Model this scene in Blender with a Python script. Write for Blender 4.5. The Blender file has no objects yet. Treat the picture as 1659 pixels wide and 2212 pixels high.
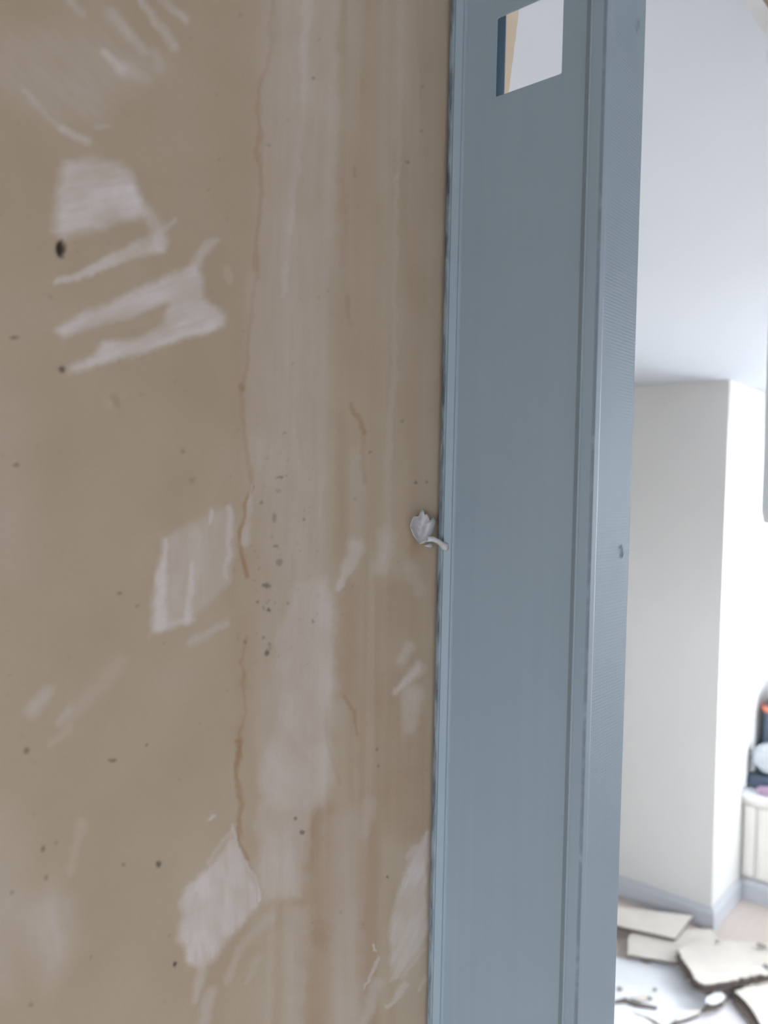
import bpy, bmesh, math, random
import numpy as np
from mathutils import Vector, Matrix

random.seed(7)
SC = bpy.context.scene
COL = SC.collection

# ------------------------------------------------------------------ camera
W, H, F = 1659.0, 2212.0, 1720.0          # photograph frame, focal length in its pixels
YAW, PITCH, ROLL = 0.71500467, -0.03414579, 0.02076963
CAM = np.array([-0.26370792, -0.20074691, 1.8792463])


def cam_axes():
    f = np.array([math.cos(YAW), math.sin(YAW), 0]); r = np.array([math.sin(YAW), -math.cos(YAW), 0])
    u = np.array([0, 0, 1.0])
    f2 = f * math.cos(PITCH) + u * math.sin(PITCH); u2 = -f * math.sin(PITCH) + u * math.cos(PITCH)
    r3 = r * math.cos(ROLL) + u2 * math.sin(ROLL); u3 = -r * math.sin(ROLL) + u2 * math.cos(ROLL)
    return r3, u3, f2


RT, UP, FW = cam_axes()
cam = bpy.data.cameras.new('camera'); camo = bpy.data.objects.new('camera', cam); COL.objects.link(camo)
m = Matrix(((RT[0], UP[0], -FW[0], CAM[0]), (RT[1], UP[1], -FW[1], CAM[1]), (RT[2], UP[2], -FW[2], CAM[2]), (0, 0, 0, 1)))
camo.matrix_world = m
cam.sensor_fit = 'VERTICAL'; cam.sensor_height = 36.0; cam.lens = 36.0 * F / H
cam.clip_start = 0.01
cam.dof.use_dof = True; cam.dof.focus_distance = 0.345; cam.dof.aperture_fstop = 11.5
SC.camera = camo

# ------------------------------------------------------------------ light: overcast daylight through the bay window and the added unseen ones
world = bpy.data.worlds.new('overcast_sky'); SC.world = world; world.use_nodes = True
bg = world.node_tree.nodes['Background']
wn = world.node_tree; tc = wn.nodes.new('ShaderNodeTexCoord'); sx = wn.nodes.new('ShaderNodeSeparateXYZ'); mr = wn.nodes.new('ShaderNodeMapRange'); mc = wn.nodes.new('ShaderNodeMix')
mc.data_type = 'RGBA'; wn.links.new(tc.outputs['Generated'], sx.inputs[0]); wn.links.new(sx.outputs[2], mr.inputs[0]); mr.inputs[1].default_value = -0.03; mr.inputs[2].default_value = 0.03
wn.links.new(mr.outputs[0], mc.inputs[0]); mc.inputs[6].default_value = (0.23, 0.24, 0.25, 1); mc.inputs[7].default_value = (0.86, 0.93, 1.0, 1)   # ground below, overcast sky above
wn.links.new(mc.outputs[2], bg.inputs[0]); bg.inputs[1].default_value = 45.0
SC.view_settings.view_transform = 'Standard'; SC.view_settings.look = 'None'
SC.view_settings.gamma = 1.0; SC.view_settings.use_curve_mapping = False
SC.view_settings.exposure = 0.34


def portal(loc, rot, sx, sy):             # sampling guide for the sky at a window opening, gives no light of its own
    l = bpy.data.lights.new('window_portal', 'AREA'); l.shape = 'RECTANGLE'; l.size = sx; l.size_y = sy
    l.cycles.is_portal = True
    o = bpy.data.objects.new('window_portal', l); COL.objects.link(o); o.location = loc; o.rotation_euler = rot


# room: partition board in plane y=0, its stud web in plane x=0
CEIL = 2.35
XB, XF, XBAY = -2.6, 3.218, 4.02          # back wall, far wall, bay window wall
YR, YL = -2.6, 2.7                        # right / left wall
YP, YQ = 0.9135, -1.25                    # bay reveals
WZ0, WZ1, WY0, WY1 = 0.60, 2.28, -1.15, 0.84   # bay window opening
SX0, SX1 = 3.45, 3.85                     # added unseen side window, lights the bay reveal and floor
BZ0, BZ1, BY0, BY1 = 1.2, 1.9, 1.1, 1.7   # added unseen back wall window beyond the partition, brightens the far wall
portal((XBAY + 0.12, (WY0 + WY1) / 2, (WZ0 + WZ1) / 2), (0, math.radians(90), 0), WZ1 - WZ0, WY1 - WY0)
CZ0, CZ1, CY0, CY1 = 1.1, 2.0, -1.75, -0.75  # added unseen back wall window on the near side, brightens the stud web
portal(((SX0 + SX1) / 2, YQ - 0.12, (WZ0 + WZ1) / 2), (math.radians(90), 0, 0), SX1 - SX0, WZ1 - WZ0)
portal((XB - 0.12, (CY0 + CY1) / 2, (CZ0 + CZ1) / 2), (0, math.radians(-90), 0), CZ1 - CZ0, CY1 - CY0)
portal((XB - 0.12, (BY0 + BY1) / 2, (BZ0 + BZ1) / 2), (0, math.radians(-90), 0), BZ1 - BZ0, BY1 - BY0)


# ------------------------------------------------------------------ helpers
def ray(q):
    return FW + RT * ((q[0] - W / 2) / F) - UP * ((q[1] - H / 2) / F)


def onplane(q, ax, v):                    # the point of a plane seen at photo pixel q
    d = ray(q); return CAM + d * ((v - CAM[ax]) / d[ax])


def mk(name, bm, mats, parent=None, smooth=False):
    me = bpy.data.meshes.new(name); bm.normal_update(); bm.to_mesh(me); bm.free()
    for mt in (mats if isinstance(mats, (list, tuple)) else [mats]): me.materials.append(mt)
    if smooth:
        for p in me.polygons: p.use_smooth = True
    o = bpy.data.objects.new(name, me); COL.objects.link(o)
    if parent: o.parent = parent
    return o


def empty(name, loc=(0, 0, 0)):
    o = bpy.data.objects.new(name, None); COL.objects.link(o); o.location = loc; o.empty_display_size = 0.05
    return o


def adopt(o, parent):                     # parent a mesh built in world coordinates
    o.parent = parent; o.matrix_parent_inverse = Matrix.Translation(parent.location).inverted()
    return o


def tag(o, label, cat, group=None):
    o['label'] = label; o['category'] = cat
    if group: o['group'] = group
    return o


def struct(o):
    o['kind'] = 'structure'; return o


def box(bm, x0, x1, y0, y1, z0, z1, mi=0):
    v = [bm.verts.new(p) for p in ((x0, y0, z0), (x1, y0, z0), (x1, y1, z0), (x0, y1, z0), (x0, y0, z1), (x1, y0, z1), (x1, y1, z1), (x0, y1, z1))]
    for f in ((3, 2, 1, 0), (4, 5, 6, 7), (0, 1, 5, 4), (1, 2, 6, 5), (2, 3, 7, 6), (3, 0, 4, 7)):
        bm.faces.new([v[i] for i in f]).material_index = mi


def boxo(name, dims, mat, parent=None, bevel=0.0):
    bm = bmesh.new(); box(bm, *dims)
    if bevel: bmesh.ops.bevel(bm, geom=bm.edges[:], offset=bevel, segments=2, affect='EDGES', profile=0.5)
    return mk(name, bm, mat, parent)


class NT:
    def __init__(s, name):
        s.m = bpy.data.materials.new(name); s.m.use_nodes = True; s.t = s.m.node_tree; s.n = s.t.nodes; s.b = s.n['Principled BSDF']

    def add(s, typ, **kw):
        n = s.n.new(typ)
        for k, v in kw.items():
            if k in n.inputs: s.set(n.inputs[k], v)
            else: setattr(n, k, v)
        return n

    def set(s, inp, v):
        if hasattr(v, 'is_linked'): s.t.links.new(v, inp)
        else: inp.default_value = v

    def math(s, op, a, b=0.0, clamp=False):
        n = s.n.new('ShaderNodeMath'); n.operation = op; n.use_clamp = clamp; s.set(n.inputs[0], a); s.set(n.inputs[1], b); return n.outputs[0]

    def mix(s, fac, a, b):
        n = s.n.new('ShaderNodeMix'); n.data_type = 'RGBA'; s.set(n.inputs[0], fac)
        s.set(n.inputs[6], a if hasattr(a, 'is_linked') else (*a, 1)); s.set(n.inputs[7], b if hasattr(b, 'is_linked') else (*b, 1)); return n.outputs[2]

    def ramp(s, v, a, b):
        n = s.n.new('ShaderNodeMapRange'); s.set(n.inputs[0], v); n.inputs[1].default_value = a; n.inputs[2].default_value = b; return n.outputs[0]

    def noise(s, scale, vec=None, detail=3.0, rough=0.5):
        n = s.n.new('ShaderNodeTexNoise'); n.inputs['Scale'].default_value = scale; n.inputs['Detail'].default_value = detail; n.inputs['Roughness'].default_value = rough
        if vec is not None: s.t.links.new(vec, n.inputs['Vector'])
        else: s.t.links.new(s.pos(), n.inputs['Vector'])
        return n.outputs['Fac']

    def pos(s):
        return s.n.new('ShaderNodeNewGeometry').outputs['Position']

    def bump(s, h, strength, dist):
        n = s.n.new('ShaderNodeBump'); n.inputs['Strength'].default_value = strength; n.inputs['Distance'].default_value = dist
        s.t.links.new(h, n.inputs['Height']); s.t.links.new(n.outputs[0], s.b.inputs['Normal'])


def simple(name, c, rough=0.7, var=0.06, scale=8.0, metal=0.0, bump=0.0):
    t = NT(name); t.b.inputs['Roughness'].default_value = rough; t.b.inputs['Metallic'].default_value = metal
    n = t.noise(scale)
    d = tuple(x * (1 - var) for x in c); e = tuple(min(1, x * (1 + var)) for x in c)
    t.set(t.b.inputs['Base Color'], t.mix(n, d, e))
    if bump: t.bump(t.noise(scale * 12), bump, 0.002)
    return t.m


def srgb(r, g, b):
    f = lambda c: (c / 255 / 12.92) if c / 255 <= 0.04045 else ((c / 255 + 0.055) / 1.055) ** 2.4
    return (f(r), f(g), f(b))


# ------------------------------------------------------------------ materials
M_wall = simple('cream_wall_paint', srgb(219, 218, 215), 0.8, 0.015, 3)
M_dull = simple('grey_bounce_wall', srgb(186, 184, 182), 0.9, 0.05, 3)  # grey set for how much light the unseen near walls bounce
M_white = simple('white_wall_paint', srgb(240, 240, 238), 0.8, 0.015, 3)
M_ceil = simple('white_ceiling_paint', srgb(198, 203, 211), 0.85, 0.015, 2)
M_skirt = simple('white_gloss_skirting', srgb(192, 195, 201), 0.35, 0.02, 4)
M_seat = simple('cream_cabinet_paint', srgb(240, 237, 231), 0.5, 0.02, 5)
M_seattop = simple('white_seat_board', srgb(242, 243, 246), 0.4, 0.015, 5)
M_frame = simple('white_window_frame', srgb(244, 244, 244), 0.35, 0.01, 5)
M_paper = simple('buff_board_paper', srgb(229, 221, 211), 0.85, 0.10, 14, bump=0.2)
M_gyp = simple('broken_gypsum', srgb(226, 222, 214), 0.95, 0.12, 60, bump=0.6)
M_gypdark = simple('shade_dark_edge_and_splinter', srgb(112, 103, 97), 0.95, 0.25, 50, bump=0.6)  # edges darkened to hold the shade between pieces; also colours the splinter
M_whitesheet = simple('white_plaster_face', srgb(244, 245, 248), 0.8, 0.07, 18, bump=0.2)
M_slate = simple('dark_slate_fabric', srgb(98, 110, 126), 0.85, 0.18, 25, bump=0.3)  # fabric colour lightened to carry the window's veiling glare
M_navy = simple('dark_navy_cloth', srgb(82, 93, 110), 0.9, 0.2, 25, bump=0.4)  # lightened for the same glare as the backpack
M_orange = simple('orange_webbing', srgb(235, 140, 112), 0.7, 0.08, 30)
M_pouch = simple('pale_grey_plastic', srgb(196, 202, 208), 0.5, 0.1, 20)
M_mauve = simple('mauve_cloth', srgb(176, 150, 176), 0.9, 0.12, 30, bump=0.3)
M_crumb = simple('grey_rubble', srgb(150, 142, 136), 0.95, 0.2, 60, bump=0.5)
M_flake = simple('dried_plaster', srgb(212, 209, 211), 0.9, 0.10, 380, bump=0.5)
M_oldcore = simple('weathered_gypsum_core', srgb(200, 202, 204), 0.95, 0.06, 60, bump=0.5)

t = NT('pale_wood_laminate')              # floor
mp = t.add('ShaderNodeMapping', Vector=t.pos()); mp.inputs['Scale'].default_value = (2.2, 22, 1)
n = t.noise(3.0, mp.outputs[0], 6)
t.set(t.b.inputs['Base Color'], t.mix(n, srgb(206, 192, 182), srgb(222, 210, 201))); t.b.inputs['Roughness'].default_value = 0.45
M_floor = t.m


def steel(name, knurl):
    t = NT(name); P = t.pos()
    sep = t.add('ShaderNodeSeparateXYZ', Vector=P)
    mp = t.add('ShaderNodeMapping', Vector=P); mp.inputs['Scale'].default_value = (60, 260, 5)
    st = t.noise(1.0, mp.outputs[0], 4)
    cl = t.noise(26.0, None, 3)
    c = t.mix(t.math('MULTIPLY', t.math('ADD', st, cl), 0.5), srgb(138, 153, 163), srgb(149, 164, 174))
    # grime rubbed into the bend that meets the board
    gn = t.noise(1.0, t.add('ShaderNodeMapping', Vector=P).outputs[0], 1)
    mg = t.add('ShaderNodeMapping', Vector=P); mg.inputs['Scale'].default_value = (220, 220, 60)
    g = t.ramp(t.noise(1.0, mg.outputs[0], 3, 0.6), 0.40, 0.66)
    band = t.math('MULTIPLY', t.ramp(sep.outputs[1], -0.0046, -0.0030), t.ramp(sep.outputs[0], 0.0030, 0.0018))
    c = t.mix(t.math('MULTIPLY', t.math('MULTIPLY', g, band), 0.85), c, srgb(58, 58, 70))
    # scratched score line on the near bend
    sc = t.math('MULTIPLY', t.ramp(sep.outputs[1], -0.0689, -0.0694), t.ramp(sep.outputs[0], 0.0015, 0.0007))
    ms = t.add('ShaderNodeMapping', Vector=P); ms.inputs['Scale'].default_value = (150, 150, 160)
    sn = t.ramp(t.noise(1.0, ms.outputs[0], 2), 0.15, 0.5)
    c = t.mix(t.math('MULTIPLY', t.math('MULTIPLY', sc, sn), 0.5), c, srgb(70, 76, 86))
    t.set(t.b.inputs['Base Color'], c)
    t.b.inputs['Metallic'].default_value = 0.12; t.b.inputs['Roughness'].default_value = 0.6; t.b.inputs['Specular IOR Level'].default_value = 0.3
    if knurl:                              # rolled rows of fine dimples
        a = t.math('SINE', t.math('MULTIPLY', sep.outputs[2], 2 * math.pi / 0.00125))
        b = t.math('SINE', t.math('MULTIPLY', sep.outputs[0], 2 * math.pi / 0.0016))
        h = t.math('ADD', a, t.math('MULTIPLY', b, 0.5))
        patch = t.ramp(t.noise(14.0, None, 2), 0.35, 0.6)
        t.bump(t.math('MULTIPLY', h, patch), 0.5, 0.00008)
    return t.m


M_steel = steel('galvanised_steel', False)
M_knurl = steel('galvanised_steel_knurled', True)

t = NT('window_glass'); t.n.remove(t.b)
tr = t.add('ShaderNodeBsdfTransparent'); gl = t.add('ShaderNodeBsdfGlossy'); gl.inputs['Roughness'].default_value = 0.02
fr = t.add('ShaderNodeFresnel'); mx = t.add('ShaderNodeMixShader')
t.t.links.new(fr.outputs[0], mx.inputs[0]); t.t.links.new(tr.outputs[0], mx.inputs[1]); t.t.links.new(gl.outputs[0], mx.inputs[2])
t.t.links.new(mx.outputs[0], t.n['Material Output'].inputs[0])
M_glass = t.m

# board paper: smear / stain / speck masks live on the mesh as a colour attribute
t = NT('brown_board_backing_paper')
at = t.add('ShaderNodeAttribute', attribute_name='marks'); sp = t.add('ShaderNodeSeparateColor'); t.t.links.new(at.outputs['Color'], sp.inputs[0])
base = t.mix(t.ramp(t.noise(30, None, 4), 0.3, 0.7), srgb(176, 158, 136), srgb(182, 166, 146))
base = t.mix(t.math('MULTIPLY', t.ramp(t.noise(900, None, 2), 0.45, 0.8), 0.22), base, srgb(168, 150, 130))
c = t.mix(sp.outputs[1], base, srgb(152, 115, 83))
fine = t.ramp(t.noise(1400, None, 3), 0.2, 0.8)
wf = t.math('MULTIPLY', sp.outputs[0], t.math('ADD', 0.86, t.math('MULTIPLY', fine, 0.28)), True)
c = t.mix(wf, c, srgb(220, 212, 212))
c = t.mix(sp.outputs[2], c, srgb(62, 52, 46))
t.set(t.b.inputs['Base Color'], c); t.b.inputs['Roughness'].default_value = 0.9
t.bump(t.noise(1600, None, 3), 0.15, 0.0003)
M_board = t.m

# ------------------------------------------------------------------ the setting
struct(boxo('floor', (XB - .2, XBAY + .2, YR - .2, YL + .2, -0.1, 0), M_floor))
bm = bmesh.new(); box(bm, XB - .2, XF + .1, YR - .2, YQ - .2, CEIL, CEIL + .1); box(bm, XB - .2, XBAY + .2, YQ - .2, YL + .2, CEIL, CEIL + .1)
struct(mk('ceiling', bm, M_ceil))
struct(boxo('wall_far', (XF, XBAY + .2, YP, YL + .2, 0, CEIL), M_wall))
struct(boxo('wall_far_right', (XF, XF + .1, YR - .2, YQ - .2, 0, CEIL), M_wall))
struct(boxo('wall_left', (XB - .2, XF, YL, YL + .2, 0, CEIL), M_wall))
struct(boxo('wall_right', (XB, XF, YR - .2, YR, 0, CEIL), M_dull))


def wall_opening(name, along, c0, c1, a0, a1, oa0, oa1, oz0, oz1, mat):
    bm = bmesh.new()
    for (p0, p1, z0, z1) in ((a0, oa0, 0, CEIL), (oa1, a1, 0, CEIL), (oa0, oa1, 0, oz0), (oa0, oa1, oz1, CEIL)):
        if along == 'y': box(bm, c0, c1, p0, p1, z0, z1)
        else: box(bm, p0, p1, c0, c1, z0, z1)
    return struct(mk(name, bm, mat))


wall_opening('wall_bay', 'y', XBAY, XBAY + .2, YQ, YP, WY0, WY1, WZ0, WZ1, M_white)
wall_opening('wall_bay_side', 'x', YQ - .2, YQ, XF, XBAY + .2, SX0, SX1, WZ0, WZ1, M_white)
wall_opening('wall_back', 'y', XB - .2, XB, 0.0, YL, BY0, BY1, BZ0, BZ1, M_white)
wall_opening('wall_back_near', 'y', XB - .2, XB, YR - .2, 0.0, CY0, CY1, CZ0, CZ1, M_dull)


def window(name, along, c, a0, a1, z0, z1, cols):
    t = 0.055
    def bx(nm, p0, p1, q0, q1, d0, d1, mat, par):
        dims = (c + d0, c + d1, p0, p1, q0, q1) if along == 'y' else (p0, p1, c + d0, c + d1, q0, q1)
        return boxo(nm, dims, mat, par)
    e = struct(empty(name))
    bm = bmesh.new()
    for (p0, p1, q0, q1) in ((a0, a0 + t, z0, z1), (a1 - t, a1, z0, z1), (a0 + t, a1 - t, z0, z0 + t), (a0 + t, a1 - t, z1 - t, z1)):
        if along == 'y': box(bm, c, c + .06, p0, p1, q0, q1)
        else: box(bm, p0, p1, c, c + .06, q0, q1)
    mk('window_frame', bm, M_frame, e)
    w = (a1 - a0 - 2 * t) / cols
    for i in range(1, cols): bx('mullion', a0 + t + w * i - .025, a0 + t + w * i + .025, z0 + t, z1 - t, .005, .055, M_frame, e)
    for i in range(cols):
        g0 = a0 + t + w * i + (.025 if i else 0); g1 = a0 + t + w * (i + 1) - (.025 if i < cols - 1 else 0)
        bx('pane', g0, g1, z0 + t, z1 - t, .028, .032, M_glass, e)
    bm = bmesh.new()
    return e


window('window_1', 'y', XBAY + .03, WY0, WY1, WZ0, WZ1, 3)
window('fill_window_4', 'x', YQ - .09, SX0, SX1, WZ0, WZ1, 1)  # added out of view to light the bay reveal and rubble
window('fill_window_3', 'y', XB - .09, CY0, CY1, CZ0, CZ1, 1)  # added out of view to brighten the stud web
window('fill_window_2', 'y', XB - .09, BY0, BY1, BZ0, BZ1, 2)  # added out of view to brighten the far wall


def skirting(name, pts, hgt=0.095, th=0.016):
    # pts: floor line of the wall; room lies to the right of the direction of travel
    prof = [(0, 0), (th, 0), (th, hgt - .022), (th * .75, hgt - .014), (th * .45, hgt - .008), (th * .35, hgt), (0, hgt)]
    bm = bmesh.new(); rings = []
    n = len(pts)
    for i, p in enumerate(pts):
        d0 = Vector(pts[i]) - Vector(pts[i - 1]) if i else None
        d1 = Vector(pts[i + 1]) - Vector(pts[i]) if i < n - 1 else None
        nr = lambda d: Vector((d.y, -d.x)).normalized()
        if d0 is None: o = nr(d1)
        elif d1 is None: o = nr(d0)
        else:
            a, b = nr(d0), nr(d1); o = (a + b) / (1 + a.dot(b))
        rings.append([bm.verts.new((p[0] + o.x * u, p[1] + o.y * u, z)) for u, z in prof])
    k = len(prof)
    for a, b in zip(rings, rings[1:]):
        for j in range(k): bm.faces.new((a[j], a[(j + 1) % k], b[(j + 1) % k], b[j]))
    for rg in (rings[0], rings[-1]): bm.faces.new(rg)
    bmesh.ops.recalc_face_normals(bm, faces=bm.faces)
    return struct(mk(name, bm, M_skirt))


XS = 3.60                                  # front of the window seat
skirting('baseboard_far', [(XF, YL), (XF, YP), (XS, YP)])
skirting('baseboard_left', [(XB, YL), (XF - .02, YL)])
skirting('baseboard_seat', [(XS, YP - .017), (XS, YQ)])

# ------------------------------------------------------------------ plasterboard sheet with its smears
FX0, FX1, FZ0, FZ1 = -0.195, 0.0035, 1.632, 2.092
BEND = 0.047


def lat(seed, nx, ny):
    return np.random.RandomState(seed).rand(ny + 3, nx + 3)


def vnoise(x, y, scale, seed):             # smooth value noise, x and y arrays
    u = x / scale; v = y / scale
    L = np.random.RandomState(seed).rand(256, 256)
    i = np.floor(u).astype(int); j = np.floor(v).astype(int); a = u - i; b = v - j
    a = a * a * (3 - 2 * a); b = b * b * (3 - 2 * b)
    g = lambda p, q: L[q % 256, p % 256]
    return (g(i, j) * (1 - a) + g(i + 1, j) * a) * (1 - b) + (g(i, j + 1) * (1 - a) + g(i + 1, j + 1) * a) * b


def fbm(x, y, scale, seed, o=3):
    s = 0; k = 0; w = 1
    for n in range(o):
        s = s + vnoise(x, y, scale / 2 ** n, seed + n) * w; k += w; w *= .55
    return s / k


def sstep(a, b, v):
    t = np.clip((v - a) / (b - a), 0, 1); return t * t * (3 - 2 * t)


def seg_dist(px, py, a, b):
    ax, ay = a[0], a[1]; dx, dy = b[0] - ax, b[1] - ay
    t = np.clip(((px - ax) * dx + (py - ay) * dy) / (dx * dx + dy * dy + 1e-9), 0, 1)
    return np.hypot(px - ax - t * dx, py - ay - t * dy), t


class Marks:
    """mask painter over the board vertices; shapes are given in the photo pixels that show them on the board"""

    def __init__(s, px, py):
        s.x0, s.y0 = px, py
        s.x = px + (fbm(px, py, 26, 11) - .5) * 14 + (vnoise(px, py, 5, 21) - .5) * 3
        s.y = py + (fbm(px, py, 26, 41) - .5) * 14 + (vnoise(px, py, 5, 51) - .5) * 3
        s.fade = np.clip(.5 + 1.0 * fbm(px, py, 70, 131), .5, 1.25)
        s.ch = [np.zeros_like(px), np.zeros_like(px), np.zeros_like(px)]

    def put(s, ch, idx, v):
        c = s.ch[ch]; c[idx] = 1 - (1 - c[idx]) * (1 - np.clip(v, 0, 1))

    def box(s, xs, ys, pad):
        return np.nonzero((s.x0 > min(xs) - pad) & (s.x0 < max(xs) + pad) & (s.y0 > min(ys) - pad) & (s.y0 < max(ys) + pad))[0]

    def stroke(s, ch, pts, w0, w1, st, soft=.5, rag=.35, crisp=False):
        soft = min(.95, soft * 1.5)
        xs = [p[0] for p in pts]; ys = [p[1] for p in pts]; pad = max(w0, w1) + 20
        idx = s.box(xs, ys, pad)
        if not len(idx): return
        X, Y = (s.x0[idx], s.y0[idx]) if crisp else (s.x[idx], s.y[idx])
        best = np.full(len(idx), 1e9); n = len(pts) - 1
        for k in range(n):
            d, t = seg_dist(X, Y, pts[k], pts[k + 1])
            w = .5 * (w0 + (w1 - w0) * (k + t) / n)
            best = np.minimum(best, d / w)
        a = 1 - sstep(1 - soft, 1 + soft, best)
        tex = 1 - rag * 2 * np.abs(fbm(s.x0[idx], s.y0[idx], 11, 77) - .5)
        s.put(ch, idx, a * st * tex * s.fade[idx])

    def poly(s, ch, pts, st, soft=7, ang=None, rag=.5):
        soft *= 1.7
        xs = [p[0] for p in pts]; ys = [p[1] for p in pts]
        idx = s.box(xs, ys, soft * 2 + 12)
        X, Y = s.x[idx], s.y[idx]; ins = np.zeros(len(idx), bool); best = np.full(len(idx), 1e9)
        for k in range(len(pts)):
            a, b = pts[k], pts[(k + 1) % len(pts)]
            d, _ = seg_dist(X, Y, a, b); best = np.minimum(best, d)
            if a[1] != b[1]:
                c = ((a[1] > Y) != (b[1] > Y)) & (X < (b[0] - a[0]) * (Y - a[1]) / (b[1] - a[1]) + a[0]); ins ^= c
        sd = np.where(ins, best, -best)
        a = sstep(-soft, soft, sd)
        if ang is not None:
            ca, sa = math.cos(math.radians(ang)), math.sin(math.radians(ang))
            u = s.x0[idx] * ca + s.y0[idx] * sa; v = -s.x0[idx] * sa + s.y0[idx] * ca
            tex = fbm(u / 7, v, 9, 91)
        else:
            tex = fbm(s.x0[idx], s.y0[idx], 22, 93)
        s.put(ch, idx, a * st * (1 - rag + rag * 2 * tex) * s.fade[idx])

    def dot(s, x, y, rx, ry, st, ch=2):
        idx = s.box([x], [y], max(rx, ry) * 2 + 8)
        wx = s.x0[idx] + (vnoise(s.x0[idx], s.y0[idx], 4, 5) - .5) * 4; wy = s.y0[idx] + (vnoise(s.x0[idx], s.y0[idx], 4, 6) - .5) * 4
        r = np.hypot((wx - x) / rx, (wy - y) / ry)
        s.put(ch, idx, (1 - sstep(.6, 1.5, r)) * st)


def paint(mk_):
    S, Pg, D = mk_.stroke, mk_.poly, mk_.dot
    # broad pale wash of skim along the old joint
    Pg(0, [(592, -60), (735, -60), (726, 300), (720, 600), (716, 900), (704, 1200), (722, 1300), (724, 1560), (560, 1600), (575, 1250), (550, 1000), (545, 800), (560, 600), (572, 300)], .17, 22, 92, .5)
    S(0, [(662, -20), (648, 300), (628, 480), (612, 640)], 16, 12, .2, .7); S(0, [(722, -20), (712, 500)], 26, 22, .16, .7)
    S(0, [(856, 380), (850, 800), (838, 1000), (838, 1140)], 10, 12, .14, .7); S(0, [(868, -20), (860, 380)], 12, 10, .12, .7)
    S(0, [(770, 980), (765, 1180)], 30, 30, .1, .7); S(0, [(545, 600), (545, 1000)], 26, 40, .1, .8)
    Pg(0, [(645, 1255), (700, 1250), (722, 1300), (724, 1480), (700, 1560), (716, 1610), (726, 1680), (700, 1730), (668, 1760), (664, 1850), (648, 1935), (572, 1945), (556, 1900), (562, 1820), (548, 1790), (570, 1720), (556, 1680), (572, 1620), (604, 1560), (602, 1450), (606, 1370)], .23, 7, 95, .35)
    Pg(0, [(575, 1600), (640, 1590), (690, 1620), (712, 1680), (690, 1725), (640, 1745), (580, 1740), (562, 1690)], .21, 14, 60, .5)
    Pg(0, [(570, 1790), (600, 1800), (625, 1790), (640, 1850), (640, 1930), (575, 1935), (562, 1880)], .16, 10, 95, .5)
    # diagonal wipes, upper left
    for p, a, b, st in (([(338, -15), (400, 42)], 12, 15, .42), ([(295, -15), (345, 55), (378, 98)], 14, 20, .42), ([(238, 30), (280, 75), (312, 112)], 24, 18, .32), ([(148, 0), (178, 32)], 12, 15, .3),
                        ([(225, 112), (265, 150)], 14, 22, .42), ([(265, 150), (318, 176)], 26, 20, .26), ([(52, 198), (86, 238), (132, 280)], 13, 12, .25), ([(135, 278), (190, 308)], 15, 18, .42),
                        ([(205, 276), (232, 272)], 9, 10, .25), ([(330, 110), (345, 150)], 18, 18, .2)):
        S(0, p, a, b, st, .6)
    Pg(0, [(70, 60), (250, 70), (340, 150), (240, 210), (220, 260), (100, 250), (0, 180), (0, 80)], .16, 30, 45, .8)
    # large scraped patch
    Pg(0, [(145, 350), (200, 342), (255, 355), (285, 375), (300, 415), (312, 462), (290, 474), (240, 480), (210, 494), (170, 500), (137, 516), (118, 500), (124, 430), (130, 380)], .64, 9, -12, .35)
    S(0, [(300, 440), (338, 490), (346, 530)], 26, 26, .42, .5); S(0, [(345, 500), (378, 476)], 16, 10, .38)
    S(0, [(118, 612), (165, 600), (230, 567), (285, 545), (345, 524)], 9, 36, .56, .35)
    Pg(0, [(120, 716), (140, 695), (200, 670), (270, 640), (330, 608), (380, 586), (424, 572), (436, 600), (440, 640), (485, 680), (488, 700), (460, 716), (400, 735), (330, 755), (280, 770), (240, 780), (195, 796), (148, 808), (150, 795), (205, 768), (222, 740), (290, 735), (345, 702), (372, 660), (355, 654), (290, 680), (240, 695), (190, 706), (138, 730)], .55, 6, -20, .3)
    S(0, [(130, 712), (200, 680), (270, 655), (340, 640)], 18, 26, .3, .6)
    S(0, [(420, 580), (440, 542), (464, 518)], 26, 16, .36); S(0, [(490, 578), (497, 612)], 16, 14, .16)
    # combed patch
    Pg(0, [(356, 1160), (400, 1135), (450, 1108), (500, 1094), (506, 1150), (502, 1250), (490, 1270), (440, 1310), (400, 1345), (345, 1360), (322, 1378), (330, 1300), (345, 1200)], .26, 6, 92, .4)
    S(0, [(360, 1162), (351, 1230), (345, 1345)], 7, 28, .5, .5); S(0, [(416, 1215), (410, 1290), (404, 1342)], 10, 16, .42, .5)
    S(0, [(458, 1102), (452, 1126)], 10, 9, .45); S(0, [(497, 1100), (494, 1180), (488, 1245)], 13, 12, .42, .5); S(0, [(345, 1358), (415, 1338)], 22, 14, .35, .6)
    S(0, [(412, 1388), (460, 1362), (492, 1344)], 16, 12, .28, .6); S(0, [(430, 1150), (425, 1240)], 20, 24, .14, .8)
    S(0, [(546, 1050), (538, 1110), (532, 1172)], 5, 18, .32, .5)
    # dabs towards the stud
    S(0, [(768, 1182), (752, 1230), (730, 1270)], 34, 14, .42, .4); S(0, [(835, 1160), (820, 1225)], 34, 30, .25, .7); S(0, [(890, 1230), (905, 1275)], 28, 26, .16, .8)
    S(0, [(882, 1400), (868, 1424)], 22, 20, .28, .6); S(0, [(908, 1442), (855, 1492)], 24, 12, .42, .5); S(0, [(892, 1500), (884, 1572)], 40, 26, .3, .5)
    # lower scraped patch either side of the crack
    Pg(0, [(400, 1920), (440, 1880), (482, 1838), (505, 1798), (525, 1850), (550, 1920), (560, 1945), (530, 1990), (490, 2030), (470, 2062), (440, 2092), (405, 2075), (400, 2040), (382, 2030), (394, 1980), (388, 1950)], .48, 6, 88, .4)
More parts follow.
